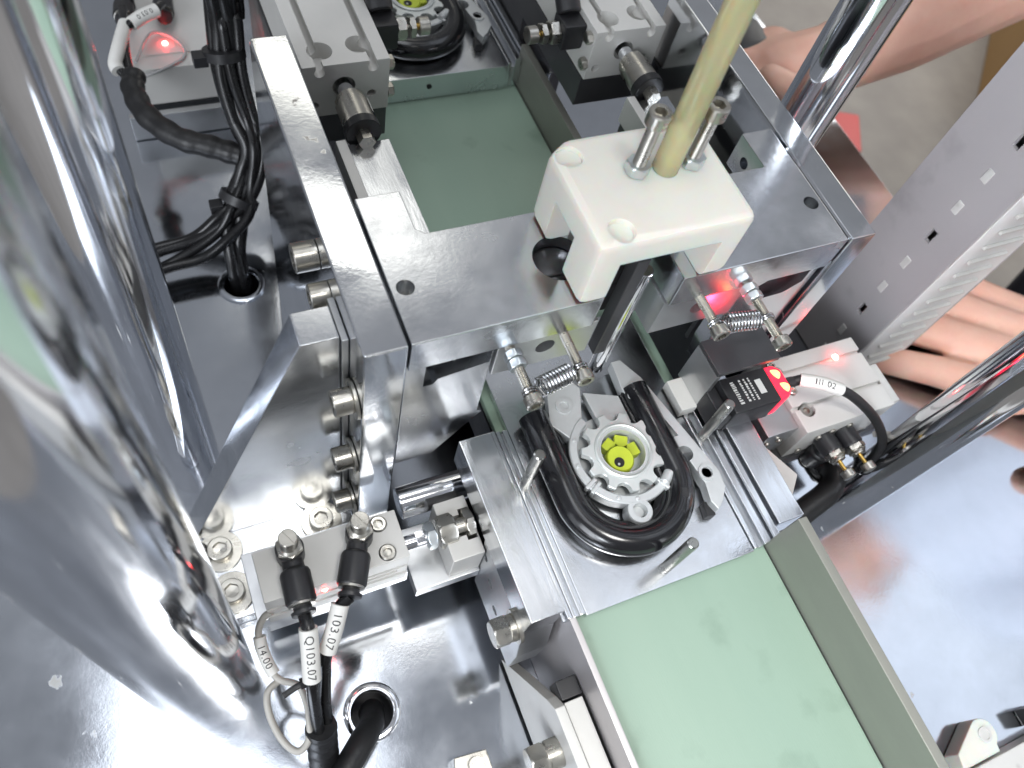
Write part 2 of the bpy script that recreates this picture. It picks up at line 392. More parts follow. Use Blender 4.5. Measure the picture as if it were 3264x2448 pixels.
m = MB(); lathe(m, [(0, 12.3), (6, 12.3), (9, 9), (9.5, 2)], (154, 188, 103.2), (0, 0, 1), 36); box(m, 143, 160, 181.5, 182.5, 108, 114, .2); obj('pocket_plug', m, anod_d, t)
m = MB(); prism(m, [(75.5, 95), (118, 95), (118, 30), (121, 28), (109, 10), (97, -9), (76, -9)], 'y', 165, 176, .5); o = obj('front_plate', m, alu, t)
c = MB(); prism(c, [(85, 93), (117, 93), (117, 80), (92, 76), (90, 72), (85, 72)], 'y', 150, 190, 0); cut(o, c)
m = MB(); prism(m, [(304, 95), (258, 95), (258, 30), (262, 10), (285, -9), (304, -9)], 'y', 165, 176, .5); o = obj('front_plate', m, alu, t)
c = MB(); prism(c, [(266, 86), (275, 93), (299, 93), (299, 80), (290, 73), (268, 72)], 'y', 150, 190, 0); cut(o, c)
for x0, x1 in ((76.5, 118), (258, 303)):
    m = MB(); box(m, x0, x1, 178, 181, 20, 93, .4); obj('slot_shade', m, black_pl, t)  # black sheet added to stand for the shade inside the slots
for x in (82, 297.5):
    m = MB(); lathe(m, [(0, 4.0), (1, 4.0), (1, 2.2), (.2, 2)], (x, 190 if x < 100 else 188, 99.2), (0, 0, 1), 20); obj('screw', m, nickel, t)
for (x, z), n in (((100, 96.5), 0), ((292, 98), 1)):
    m = MB(); random.seed(n)
    for i in range(9):
        a = random.uniform(-9, 9); bz = random.uniform(-1.5, 2.5)
        box(m, x + a, x + a + random.uniform(1, 4), 164.2, 164.9, z - 3 + bz, z - 2.2 + bz + random.uniform(.3, 1), .2)
    obj('red_fleck', m, fleck_m, t)  # small random red flecks along the front plates

# ---- clamp jaws with screws, nuts
def jaw(x0, x1, label, pts, nuts):
    t = thing('clamp_jaw', label, 'clamp jaw', ((x0 + x1) / 2, 170, 70), 'sliding clamp jaws under the crossbar')
    m = MB(); box(m, x0, x1, 164, 200, 68, 94.6, .6); o = obj('block', m, alu_m, t)
    c = MB(); cyl(c, ((x0 + x1) / 2, 150, 83), ((x0 + x1) / 2, 180, 83), 5, 24, 0); cut(o, c)
    for i, (x, z, yh) in enumerate(pts):
        m = MB(); thread(m, (x, 164, z), (0, -1, 0), 2.5, 164 - yh, .9); socket_head(m, (x, yh, z), (0, -1, 0), 4.3, 5); obj('screw', m, nickel, t)
    for x, y, z in nuts:
        m = MB(); hexnut(m, (x, y, z), (0, -1, 0), 8, 4, .3); obj('nut', m, zinc, t)
    return t
jaw(119, 170, 'left clamp jaw whose screws hold the spring beside the open slot', [(124.5, 91, 137), (152, 91, 142)], [(124.5, 161, 91), (124.5, 156.2, 91)])
jaw(206, 256, 'right clamp jaw lit red beside the black sensor', [(224, 97, 143), (252, 97, 129)], [(252, 161, 97), (252, 156.2, 97)])
def spring(p0, p1, rc, label, n=10):
    m = MB(); p0 = V(p0); p1 = V(p1); d, u, w_ = frame(p1 - p0); L = (p1 - p0).length; pts = []
    a0, a1 = 5.5, L - 5.5
    for i in range(n * 14 + 1):
        a = 2 * PI * i / 14; f = i / (n * 14)
        pts.append(p0 + d * (a0 + (a1 - a0) * f) + (u * math.cos(a) + w_ * math.sin(a)) * rc)
    sweep(m, pts, .62, 6, smooth=False)
    for c, s in ((p0, 1), (p1, -1)):
        e = pts[0] if s == 1 else pts[-1]
        for off in (0, 1.3):
            ring = [c + V((math.cos(a) * 3.2, off - .6, math.sin(a) * 3.2)) for a in [2 * PI * i / 18 for i in range(18)]]
            sweep(m, ring, .6, 6, smooth=False, closed=True)
        sweep(m, [c + d * s * 3.2, c + d * s * 4.4 + V((0, 0, 1)), e], .6, 6)
    return tag(obj('tension_spring', m, spring_m), label, 'spring', 'tension springs between the jaw screws')
spring((124.5, 139.5, 91), (152, 144.5, 91), 4.4, 'tension spring next to the left jaw, above the black U tube')
spring((224, 145.5, 97), (252, 141, 97), 4.4, 'tension spring in the red glow above the black sensor', 10)

# ---- white block
t = thing('white_guide_block', 'white plastic guide block straddling the crossbar', 'guide block', (189, 190, 117))
m = MB(); prism(m, [(150.5, 160.5), (228, 160.5), (228, 221), (161, 221), (150.5, 214.5)], 'z', 117.2, 157, 4.2); o = obj('body', m, pom, t)
c = MB(); prism(c, [(163.5, 100), (163.5, 143.5), (214.5, 143.5), (214.5, 100)], 'y', 140, 240, 0)
c2 = MB(); prism(c2, [(179, 100), (179, 143), (199, 143), (199, 100)], 'x', 140, 240, 0)
c3 = MB(); cyl(c3, (158.5, 210, 154.6), (158.5, 210, 170), 6, 36, 0); c4 = MB(); cyl(c4, (163.5, 168, 154), (163.5, 168, 170), 6, 36, 0)
cut(o, c, c2, c3, c4)
for x, y in ((184, 196), (211, 195)):
    m = MB(); thread(m, (x, y, 150), (0, 0, 1), 3, 34, 1.05, 20); socket_head(m, (x, y, 183.5), (0, 0, 1), 5, 6.3, 36); s = obj('screw', m, nickel, t)
    m = MB(); hexnut(m, (x, y, 157.1), (0, 0, 1), 10, 5, .2); obj('nut', m, zinc, t)
m = MB(); sweep(m, [(198, 195, 156.5), (198, 195.2, 190), (198, 195.6, 250), (198, 196, 330), (199, 197, 420), (206, 205, 620), (240, 240, 900)], 5.9, 28)
yt = tag(obj('clear_hose', m, ytube), 'translucent yellow hose rising from the white guide block', 'hose')
# ---- plunger below the block
t = thing('plunger', 'dark steel plunger rods reaching down from the white block to the workpiece', 'plunger', (185, 170, 20))
m = MB(); box(m, 181, 188, 168, 175, 52, 130, .8); obj('rod', m, anod_d, t)
m = MB(); cyl(m, (196, 176, 20), (196, 176, 110), 4.2); obj('rod', m, chrome, t)
m = MB(); prism(m, [(172, 100), (204, 100), (194, 78), (182, 78)], 'y', 178, 190, .8); obj('head', m, black_pl, t)

# ================================================================ FRONT STATION
# belt and guides
m = MB(); box(m, 133, 250, -140, 900, -6, 0, 1.2)
tag(obj('conveyor_belt', m, belt_m), 'pale green conveyor belt running under the workpieces', 'belt')
t = thing('belt_guide', 'plain steel guide wall along the far edge of the green belt', 'guide', (252, 100, -30))
m = MB(); box(m, 250.6, 256, -140, 55.5, -94, 39, .5); obj('wall', m, olive, t)
m = MB(); box(m, 250.6, 256, 225, 425, -94, 31, .5); obj('wall', m, olive, t)
t = thing('conveyor_rail', 'grey pink steel conveyor frame along the near edge of the green belt', 'frame', (131, 0, -94))
m = MB(); box(m, 129.2, 132.6, -140, 110, -94.5, 4.5, .4); obj('side_wall', m, frame_m, t)
m = MB(); box(m, 129.2, 132.6, 225, 900, -94.5, 4.5, .4); obj('side_wall', m, frame_m, t)
m = MB(); box(m, 133, 250, -130, 880, -40, -8, .5); obj('bed', m, anod_d, t)

def holder(dy, z, label, zt=5.0):
    t = thing('holder_plate', label, 'holder plate', (190, 110 + dy, zt), 'holder plates under the workpieces')
    m = MB(); box(m, 138, 240, 53 + dy, 215 + dy, z, zt, .5); obj('plate', m, alu, t)
    for x0, x1 in ((126.3, 137.8), (240.2, 256.2)):
        m = MB(); box(m, x0, x1, 54.5 + dy, 160 + dy, z + .1, zt - 2.6, .2); obj('channel', m, alu_m, t)
    for x0, x1, zz in ((127, 129.5, 9), (130.5, 133, 7), (134.5, 137.6, 6.2), (240.4, 243, 6.2), (245.5, 250.2, 9), (251.2, 254.8, 12)):
        m = MB(); box(m, x0, x1, 54 + dy, 160 + dy, z, zz + zt - 5, .4); obj('rail_lip', m, alu_y, t)
    return t
holder(0, .6, 'polished holder plate carrying the U shaped workpiece in front of the crossbar')
hp2 = holder(365, .6, 'dim holder plate at the far end of the green belt', 20)
m = MB(); lathe(m, [(0, 1.8), (.5, 1.8)], (182, 417.4, 11), (0, 1, 0), 16); obj('screw_hole', m, darkhole, hp2)

def bar(x0, x1, y0, y1, label, side):
    t = thing('guide_bar', label, 'guide bar', ((x0 + x1) / 2, (y0 + y1) / 2, -60), 'polished guide bars beside the holder plate')
    m = MB(); prism(m, [(x0, 14), (x1, 14), (x1, -10), (x0, -10)], 'y', y0, y1, .6); obj('bar', m, alu_y, t)
    return t
B1 = bar(107.5, 126, 57.5, 158, 'left guide bar with bright patches, bolted through its side', -1)
m = MB(); prism(m, [(57.8, -10.3), (110, -10.3), (104, -66), (52, -66), (52, -38)], 'x', 107.6, 125.8, .6); o = obj('support', m, alu_m, B1)
cs = []
for y, z in ((104, -22), (92, -34), (80, -46)):
    c = MB(); lathe(c, [(0, 3), (12, 3)], (100, y, z), (1, 0, 0), 20); cs.append(c)
cut(o, *cs)
m = MB(); lathe(m, [(0, 9), (2, 9), (2, 7), (5, 7)], (107.5, 63, -12), (-1, 0, 0), 30); hexnut(m, (102.6, 63, -12), (-1, 0, 0), 13.5, 9); obj('bolt', m, nickel, B1)
B2 = bar(256.4, 273, 60.5, 158, 'right guide bar with a white chamfered block, beside the black sensor', 1)
m = MB(); prism(m, [(273.4, 118), (289, 84), (279, 74), (273.4, 74)], 'z', -14, 5, .6); obj('chamfered_block', m, anod, B2)
m = MB(); box(m, 256.5, 272.8, 61, 150, -94, -10.3, .6); obj('support', m, alu_m, B2)
B3 = bar(256.4, 272, 412, 560, 'dark guide bar at the far end of the belt with red glints', 1)
m = MB(); box(m, 256.5, 271.8, 413, 555, -94, -10.3, .6); obj('support', m, alu_m, B3)
for i, (x, y, l) in enumerate(((134.8, 127, 'dowel pin on the near side of the black U tube, beside the left guide bar'), (245.5, 123, 'dowel pin standing against the black sensor'), (188.5, 61.5, 'dowel pin in front of the U bend near the green belt'))):
    m = MB(); cyl(m, (x, y, 1), (x, y, 44.5), 3.0, 24, .7); tag(obj('dowel_pin', m, pin_m), l, 'pin', 'upright dowel pins around the workpiece')

# ---- workpiece: black U tube around a silver toothed gear
def workpiece(dy, label):
    t = thing('workpiece', label, 'workpiece', (188, 120 + dy, 5), 'workpieces with black U tube and gear')
    def upath(cx, cy, r, y1, z, l=True):
        P = [(cx - r, y1, z), (cx - r, (y1 + cy) / 2, z), (cx - r, cy, z)]
        P += [(cx - r * math.cos(a), cy - r * math.sin(a), z) for a in [PI * i / 16 for i in range(1, 16)]]
        P += [(cx + r, cy, z), (cx + r, (y1 + cy) / 2, z), (cx + r, y1, z)]
        return [(x, y + dy, zz) for x, y, zz in P]
    cx, cy = 183, 108.5
    m = MB(); sweep(m, upath(cx, cy, 31.6, 160, 13.2), 8.0, 24, 3); obj('tube', m, glossblk, t)
    m = MB(); sweep(m, upath(cx, cy, 24.0, 158, 9.2), 4.8, 16, 3); obj('inner_lip', m, glossblk, t)
    m = MB(); sweep(m, upath(cx, cy, 27.4, 159, 7.6), 2.2, 12, 3); obj('seam', m, black_pl, t)
    gx, gy = 189.5, 124.5 + dy
    # back cup
    m = MB(); lathe(m, [(0, 27), (2.5, 27), (3, 26)], (gx, gy, 5.2), (0, 0, 1), 48); obj('cup', m, cast, t)
    # gear with scalloped notches
    def gear_r(a):
        n = 11; q = ((a * n / (2 * PI)) % 1.0) - .5
        d = abs(q) * 2
        return 23.2 - (4.6 * math.sqrt(max(0, 1 - (d / .66) ** 2)) if d < .66 else 0)
    vs = []; fs = []; S = 240
    prof = [(14.0, None), (15.2, 0), (17.8, 0), (18.2, -.3)]
    for z, rr in ((14.0, None), (17.6, None), (18.0, -.4)):
        for i in range(S):
            a = 2 * PI * i / S; r = gear_r(a) + (rr or 0); vs.append((gx + math.cos(a) * r, gy + math.sin(a) * r, z))
    for i in range(S):
        a = 2 * PI * i / S; vs.append((gx + math.cos(a) * 13.4, gy + math.sin(a) * 13.4, 18.0))
    for i in range(S):
        a = 2 * PI * i / S; vs.append((gx + math.cos(a) * 13.4, gy + math.sin(a) * 13.4, 14.0))
    for j in range(5):
        for i in range(S):
            i2 = (i + 1) % S; j2 = (j + 1) % 5
            fs.append((j * S + i, j * S + i2, j2 * S + i2, j2 * S + i))
    m = MB(); m.add(vs, fs); g = obj('gear', m, zincgear, t, 35)
    m = MB(); sweep(m, [(gx + math.cos(a) * 15.2, gy + math.sin(a) * 15.2, 18.2) for a in [2 * PI * i / 48 for i in range(48)]], 1.1, 8, smooth=False, closed=True); obj('rim', m, zincgear, g)
    m = MB(); lathe(m, [(0, 13.35), (10, 13.35), (10, 12.5), (0, 12.5)], (gx, gy, 8.0), (0, 0, 1), 48, 0, True); obj('sleeve', m, cast, g)
    # lime insert: off-centre boss with a dark socket, and lugs round it
    m = MB(); lathe(m, [(0, 12.2), (2.5, 12.2), (2.6, 2)], (gx, gy, 5), (0, 0, 1), 40); obj('hub_floor', m, cast, t)
    m = MB(); lathe(m, [(0, 8.3), (8, 7.9), (9.2, 7.0)], (gx - 2.6, gy - 3.0, 7.4), (0, 0, 1), 36); ins = obj('insert', m, lime, t)
    m = MB(); lathe(m, [(0, 2.9), (.5, 2.8)], (gx - 4.4, gy - 5.0, 16.45), (0, 0, 1), 24); obj('socket', m, darkhole, ins)
    m = MB(); lathe(m, [(0, .8), (.5, .6)], (gx - 5.2, gy - 6.0, 16.9), (0, 0, 1), 12); obj('pin', m, zincgear, ins)
    for a, rr, w_ in ((.1, 7.2, 7.4), (1.1, 7.4, 7.6), (2.1, 7.2, 7.2)):
        m = MB(); c = (gx + math.cos(a) * rr, gy + math.sin(a) * rr)
        box(m, c[0] - 4.2, c[0] + 3.6, c[1] - w_ / 2, c[1] + w_ / 2, 7.4, 14.2, .5, rot=(a, 'Z')); obj('lug', m, lime, ins)
    # ring casting: open arc, lug, knob
    A = [math.radians(d) for d in range(118, 312, 4)]
    vs = []; fs = []
    for a in A:
        ro = 29.5; ri = 24.6
        for r, z in ((ri, 9), (ri, 15.6), (ri + .6, 16.2), (ro - .6, 16.2), (ro, 15.6), (ro, 9)):
            vs.append((gx + math.cos(a) * r, gy + math.sin(a) * r, z))
    for j in range(len(A) - 1):
        for i in range(6):
            fs.append((j * 6 + i, j * 6 + (i + 1) % 6, (j + 1) * 6 + (i + 1) % 6, (j + 1) * 6 + i))
    fs.append(tuple(range(6))); fs.append(tuple((len(A) - 1) * 6 + i for i in range(6))[::-1])
    m = MB(); m.add(vs, fs)
    for dg in (148, 180, 240, 262): 
        a = math.radians(dg); lathe(m, [(0, 1.3), (.6, 1.2), (.9, .8)], (gx + math.cos(a) * 27, gy + math.sin(a) * 27, 16.1), (0, 0, 1), 14)
    for dg, w1 in ((205, 5), (212, 5), (300, 6)):
        a = math.radians(dg); c = (gx + math.cos(a) * 27.2, gy + math.sin(a) * 27.2)
        box(m, c[0] - 4, c[0] + 4, c[1] - 1.1, c[1] + 1.1, 12, 17.4, .5, rot=(a, 'Z'))
    ring = obj('ring_casting', m, cast, t, 35)
    m = MB(); lathe(m, [(0, 7.4), (7, 7.2), (8, 6.6), (8, 4), (3, 3.8), (3, 1)], (gx - 5.2, gy - 33.0, 8), (0, 0, 1), 30); obj('lug', m, cast, ring)
    m = MB(); cyl(m, (gx + 13, gy - 24.0, 17), (gx + 20.5, gy - 18.4, 17), 3.0, 20, 1.2); obj('knob', m, cast, ring)
    # left ear and long arm on the far side
    m = MB(); prism(m, [(158, 152 + dy), (166, 140 + dy), (176, 148 + dy), (184, 168 + dy), (178, 178 + dy), (166, 176 + dy)], 'z', 8, 15.4, .6)
    lathe(m, [(0, 5), (1, 4.8), (1, 2.6), (.2, 2.4)], (170, 160 + dy, 15.3), (0, 0, 1), 24); obj('ear', m, cast, t)
    m = MB(); prism(m, [(185, 166 + dy), (205, 158 + dy), (206, 142 + dy), (200, 138 + dy), (186, 146 + dy)], 'z', 8, 13, .6); obj('web', m, cast, t)
    # arm
    pts = [(208, 178), (214, 178), (221, 164), (228, 136), (234, 112), (237.5, 98), (236.5, 89), (231, 82), (226, 78), (224, 84), (226, 94), (224, 108), (218, 124), (210, 142), (206.5, 160)]
    m = MB(); prism(m, [(x, y + dy) for x, y in pts], 'z', 8, 16.4, .7); arm = obj('arm', m, cast, t)
    c1 = MB(); lathe(c1, [(0, 4.6), (20, 4.6)], (223.5, 113 + dy, 5), (0, 0, 1), 28)
    c2 = MB(); lathe(c2, [(0, 3), (20, 3)], (229.5, 99 + dy, 5), (0, 0, 1), 24)
    c3 = MB(); prism(c3, [(217, 140 + dy), (221, 140 + dy), (225, 124 + dy), (221, 124 + dy)], 'z', 13, 30, 0)
    cut(arm, c1, c2, c3)
    m = MB(); lathe(m, [(0, 5), (1.6, 4.8), (1.6, 3.2), (0, 3.1)], (229.5, 99 + dy, 16), (0, 0, 1), 28); obj('collar', m, cast, arm)
    m = MB(); lathe(m, [(0, 5.6), (1.2, 5.5), (1.2, 4), (.3, 3.9), (.3, .5)], (213, 154 + dy, 16.2), (0, 0, 1), 28); lathe(m, [(0, 2.6), (1, 2.4)], (212.5, 155 + dy, 16.4), (0, 0, 1), 6); obj('screw', m, cast, arm)
    m = MB(); prism(m, [(222.4, 86 + dy), (227.4, 84 + dy), (226, 77 + dy), (221, 78 + dy)], 'z', 5.2, 11, .4); obj('stop', m, black_pl, t)
    return t
workpiece(0, 'black U shaped tube around a silver gear with lime insert, below the white block')
w2 = workpiece(358, 'dim black U shaped tube and gear cut off by the top edge'); w2.location.z += 0.015

# ================================================================ PNEUMATIC CYLINDERS
def fitting(parent, base, up, out, kn=7.5, needle=False):
    """speed controller: body elbow, collar, slotted knob, release sleeve"""
    base = V(base); up = V(up).normalized(); out = V(out).normalized()
    m = MB(); lathe(m, [(0, 6.2), (.6, 6.8), (11, 6.8), (12, 6.2)], base, up, 24)
    k = base + up * 7
    lathe(m, [(0, 5), (9, 5.2), (10, 6.6), (11.5, 7.2), (25, 7.2), (26, 6.4)], k, out, 28)
    b = obj('speed_controller', m, black_pl, parent)
    m = MB(); hexnut(m, base + up * 12, up, 11.5, 3.4); lathe(m, [(0, 5.2), (1.4, 5.6), (2.2, 4.4), (3.2, 4.4)], base + up * 15.2, up, 26); obj('collar', m, nickel, b)
    q = base + up * 18.4
    if needle:
        m = MB(); cyl(m, q, q + up * 7, 1.3, 12, .2); obj('needle', m, brass, b)
        m = MB(); lathe(m, [(0, 3.6), (.6, 4.2), (4.6, 4.2), (5.2, 3.6)], q + up * 6.6, up, 20); obj('knob', m, nickel, b)
    else:
        m = MB()
        prof = [(0, 3.9)]
        for i in range(5): prof += [(.3 + i * .9, 4.4), (.75 + i * .9, 4.15)]
        prof += [(5.2, 4.4), (kn, 4.4), (kn + .4, 4.0)]
        lathe(m, prof, q, up, 28); o = obj('knob', m, nickel, b)
        dd = frame(up); c = MB(); box(c, -.45, .45, -6, 6, -.9, 1.5, 0)
        T = Matrix((dd[1], dd[2], dd[0])).transposed() @ Matrix.Rotation(.5, 3, 'Z')
        c.v = [tuple(q + up * (kn + .4) + T @ V(p)) for p in c.v]; cut(o, c)
    e = k + out * 26
    m = MB(); lathe(m, [(0, 6.3), (1.3, 6.3), (1.5, 5)], e - out * .2, out, 28); obj('ring', m, nickel, b)
    m = MB(); lathe(m, [(0, 4.2), (2.2, 4.4), (2.4, 5.8), (4, 5.6), (4.2, 3.4)], e + out * 1.2, out, 28); obj('release_sleeve', m, black_pl, b)
    return e + out * 5
def led_dot(parent, p, r=1.5):
    l = bpy.data.lights.new('indicator_glow', 'POINT'); l.energy = 0.0014; l.color = (1, .03, .04); l.shadow_soft_size = .001
    o = bpy.data.objects.new('indicator_glow', l); COL.objects.link(o); o.location = (V(p) + V((0, 0, 5))) * MM
    m = MB(); lathe(m, [(0, r), (r * .5, r * .85), (r * .9, r * .4)], p, (0, 0, 1), 14); return obj('indicator_light', m, led, parent)

# ---- left front cylinder
t = thing('air_cylinder', 'pale grey air cylinder with two black fittings and white numbered tubes in the lower left', 'cylinder', (30, 122, -40), 'compact air cylinders')
m = MB(); box(m, -6, 65.5, 110.5, 136, -34, 4, .5); o = obj('body', m, anod, t)
c1 = MB(); box(c1, -10, 70, 107, 111.6, -12, -9, 0); c2 = MB(); box(c2, -10, 70, 107, 111.6, -24, -20, 0); c3 = MB(); box(c3, 42, 60, 107, 111.6, -18, -14, .1)
cs = []
for x, y in ((55.5, 131), (55.5, 115.5)):
    c = MB(); lathe(c, [(0, 4.4), (10, 4.4)], (x, y, .2), (0, 0, 1), 28); cs.append(c)
cut(o, c1, c2, c3, *cs)
m = MB(); box(m, -12, 68, 112.5, 150, -48, -34.3, .5); obj('mount_plate', m, alu_m, t)
m = MB(); box(m, -8, 30, 118, 150, -82, -48.3, .5); obj('mount_block', m, alu_m, t)
for x, y in ((55.5, 131), (55.5, 115.5)):
    m = MB(); socket_head(m, (x, y, .4), (0, 0, 1), 4.1, 4.6); obj('screw', m, nickel, t)
m = MB(); cyl(m, (65.5, 123, -17), (84, 123, -17), 4, 24, .2); box(m, 74, 79, 119.5, 126.5, -20, -12.6, .3); obj('rod', m, chrome, t)
m = MB(); hexnut(m, (80, 123, -17), (1, 0, 0), 13, 5); obj('nut', m, zinc, t)
m = MB(); hexnut(m, (86.5, 123, -17), (1, 0, 0), 16, 9.5); cyl(m, (95.5, 123, -17), (102.5, 123, -17), 4.6); hexnut(m, (101.5, 123, -17), (1, 0, 0), 15, 5); obj('joint', m, nickel, t)
e1 = fitting(t, (11.2, 129, 4), (0, 0, 1), (-.05, -1, -.02)); e2 = fitting(t, (44.5, 127, 4), (0, 0, 1), (-.42, -.9, -.02))
led_dot(t, (22.5, 110.9, -6), 1.7)
# receiver fork
t = thing('joint_holder', 'pale slotted block receiving the hex joint of the lower left air cylinder', 'block', (97, 118, -30))
m = MB(); box(m, 89, 107.2, 105, 139, -42, -15.5, .8); o = obj('block', m, anod, t)
c = MB(); box(c, 80, 102.6, 117, 129, -30, 5, 0); c2 = MB(); box(c2, 100.6, 106.4, 114, 132, -30, 5, 0); cut(o, c, c2)
m = MB(); box(m, 70, 107.2, 103, 139, -52, -42.2, .5); obj('ledge', m, alu_m, t)
# polished shaft
m = MB(); cyl(m, (74, 150, -30), (125, 150, -30), 9, 40, .6); tag(obj('polished_shaft', m, chrome), 'short polished shaft running across under the crossbar front plate', 'shaft')

# ---- numbered tubes
def hose(name, label, pts, r, mt=rubber, group=None, seg=14, cat='hose'):
    m = MB(); sweep(m, pts, r, seg); return tag(obj(name, m, mt), label, cat, group)
def sleeve(h, pts, r, s, size, up=(0, 0, 1), mt=white):
    m = MB(); P = spline(pts, 6)
    sweep(m, P, r, 22, smooth=False); o = obj('number_sleeve', m, mt, h)
    if s:
        text_on_tube(s, P, up, r, size, 'number', ink, o)
    return o
UPC = (-20, -110, 400)
h = hose('air_tube', 'black air tube with the white sleeve marked Q103.07', [tuple(e1), (9.6, 90, 10), (7.6, 80, 2), (5, 69, -9), (3.6, 61, -26), (2.4, 52, -52), (1, 42, -80), (-1, 30, -93)], 3.1, group='black air tubes of the lower left cylinder')
sleeve(h, [(9.7, 91.5, 10.4), (8.8, 86.5, 6.6), (7.4, 80, 1.5), (5.6, 72, -6.5)], 4.3, 'Q103.07', 5.6, UPC)
h = hose('air_tube', 'black air tube with the white sleeve marked 103.07', [tuple(e2), (25.5, 96, 8), (20.5, 88, 3), (14.3, 80, -6), (12, 74, -16), (8.6, 63, -34), (7, 51, -62), (5, 37, -92)], 3.1, group='black air tubes of the lower left cylinder')
sleeve(h, [(26.4, 97.5, 9), (23.5, 92.6, 6.2), (20, 87.2, 2.2), (15.6, 81.6, -4)], 4.3, '103.07', 5.6, UPC)
m = MB(); sweep(m, [(4.4, 56, -44), (3, 50, -62), (1.5, 42, -82), (0, 34, -93)], lambda f: 7.6 + .5 * math.sin(f * 40), 18)
tag(obj('taped_bundle', m, tape), 'black taped tube bundle at the bottom edge below the numbered sleeves', 'bundle')
m = MB(); sweep(m, [(6, 71, -10), (0, 72, -9), (-8.4, 70.2, -10)], 1.5, 8, oval=.6); lathe(m, [(0, 2.6), (4, 2.6)], (4, 72.4, -9), (-1, 0, 0), 4)
tag(obj('cable_tie', m, black_pl), 'black cable tie end sticking out over the white cable loop', 'cable tie')
h = hose('sensor_cable', 'grey sensor cable with white sleeve that ends in a coiled loop', [(-4, 111, -16), (-8.2, 110.6, -20), (-12.4, 106.5, -27), (-12.6, 99, -32), (-11.2, 88, -35.5), (-8.2, 82.4, -36.5), (-1, 77.3, -38), (0.6, 69, -40), (-.1, 61.1, -42), (-2.6, 52.5, -46), (-9, 49.2, -48), (-14.6, 56.5, -46), (-17.3, 69.2, -42), (-15.6, 78.9, -38), (-8.8, 83.0, -38.5)], 1.75, cablegrey, cat='cable')
sleeve(h, [(-12.6, 104.6, -29), (-12.9, 99.5, -31.8), (-11.9, 91.5, -34.6), (-10.4, 86, -36)], 3.1, '14.00', 5.2, UPC)
hose('air_hose', 'thick black hose coming out of the bright grommet', [(33.5, 62, -118), (33.4, 60, -100), (30, 52, -86), (22.5, 45, -77), (14.5, 38, -74), (5, 30, -73)], 7.0, tape)

# ---- far left cylinder with LED
t = thing('air_cylinder', 'dim grey air cylinder with a lit red light behind the taped black hose', 'cylinder', (40, 545, -40), 'compact air cylinders')
m = MB(); box(m, 0, 75, 524, 602, -70, -38, .6); o = obj('body', m, anod, t)
c1 = MB(); box(c1, -10, 90, 536, 539, -39.2, -30, 0); cut(o, c1)
led_dot(t, (25.5, 549.5, -37.8), 2.2)
m = MB(); box(m, -12, 80, 515, 520, -94, -72, .4); obj('mount_plate', m, alu_m, t)
for x, dx in ((6, -.15), (33, -.1)):
    fitting(t, (x, 592, -38), (0, .35, 1), (dx, -1, .15))
h = hose('air_tube', 'black air tube with curled white sleeve near the far left cylinder', [(3.0, 566, -18), (1.5, 545, -14), (-5.8, 521.8, -14), (-10.6, 508.2, -17), (-6, 498, -20), (-2, 486, -21)], 3.1, group='tubes of the far left cylinder')
sleeve(h, [(2, 545, -15), (-2.5, 531, -14), (-7.5, 517, -14.5), (-11, 508, -17), (-10, 502, -18)], 4.6, '', 4)
h = hose('air_tube', 'black air tube with straight white sleeve near the far left cylinder', [(30, 566, -18), (24, 553, -12), (14, 547, -12), (2, 539, -14), (-2, 525, -18), (-3, 500, -20), (0, 480, -21)], 3.1, group='tubes of the far left cylinder')
sleeve(h, [(25, 552.6, -12), (15, 547.6, -12), (6, 542, -13)], 4.8, '0.03.0', 4.6, (0, -300, 400))
hose('clear_wire', 'thin clear sensor wire looping over the far left cylinder', [(2, 528, -34), (18, 556, -33), (34, 548, -35), (36, 532, -36), (20, 522, -37), (6, 520, -40)], 1.1, clear, cat='wire')
m = MB(); sweep(m, [(-1.2, 500, -21), (-4.0, 486, -22), (0.4, 464.1, -25), (16.1, 443.3, -28), (36, 432.4, -30), (52.1, 423.1, -32)], lambda f: 7.7 + .45 * math.sin(f * 50), 18)
tag(obj('taped_hose', m, tape), 'black tape wrapped hose running from the white sleeves to the tube bundle', 'hose')

# ---- black tube bundle
cen = [(62, 500, 420), (58, 480, 105), (59.1, 469.3, 70), (56.3, 462.7, 45), (54.1, 450.2, 15), (56.8, 436.6, -10), (59.2, 422.4, -25), (53.4, 414, -42), (41.6, 402.3, -58), (35.5, 391.1, -70), (33, 378.2, -85), (32.1, 368.6, -105)]
for i in range(4):
    a = i * 2 * PI / 4 + .4; k = 4.9
    pts = [(x + math.cos(a + j * .16) * k * (1 if j < 9 else .8), y + math.sin(a + j * .16) * k * .6, z + math.sin(a + j * .16) * k * .6 + (3 if j > 6 else 0)) for j, (x, y, z) in enumerate(cen)]
    pts = [(x + random.uniform(-2.2, 2.2), y + random.uniform(-1.5, 1.5), z + random.uniform(-1.5, 1.5)) for x, y, z in pts]
    hose('bundle_tube', 'glossy black tube of the bundle that dives into the base plate hole', pts, 4.9, rubber, 'tubes of the black bundle')
for i in range(4):
    a = i * 1.7; k = 5.2
    br = cen[0:1] + cen[2:7] + [(56, 410, -44), (45, 398, -56), (30, 390, -66), (8, 386, -76), (-18, 383, -80), (-48, 378, -84)]
    pts = [(x + math.cos(a + j * .2) * k + (4 if j < 6 else 0), y + math.sin(a + j * .2) * k * (1 if j < 7 else 1.5), z + math.sin(a + j * .25) * k * .6 + 4) for j, (x, y, z) in enumerate(br)]
    pts = [(x + random.uniform(-2.2, 2.2), y + random.uniform(-1.5, 1.5), z + random.uniform(-1.5, 1.5)) for x, y, z in pts]
    hose('bundle_tube', 'glossy black tube of the bundle that swings away behind the thin chrome column', pts, 3.6, rubber, 'tubes of the black bundle that branch off')
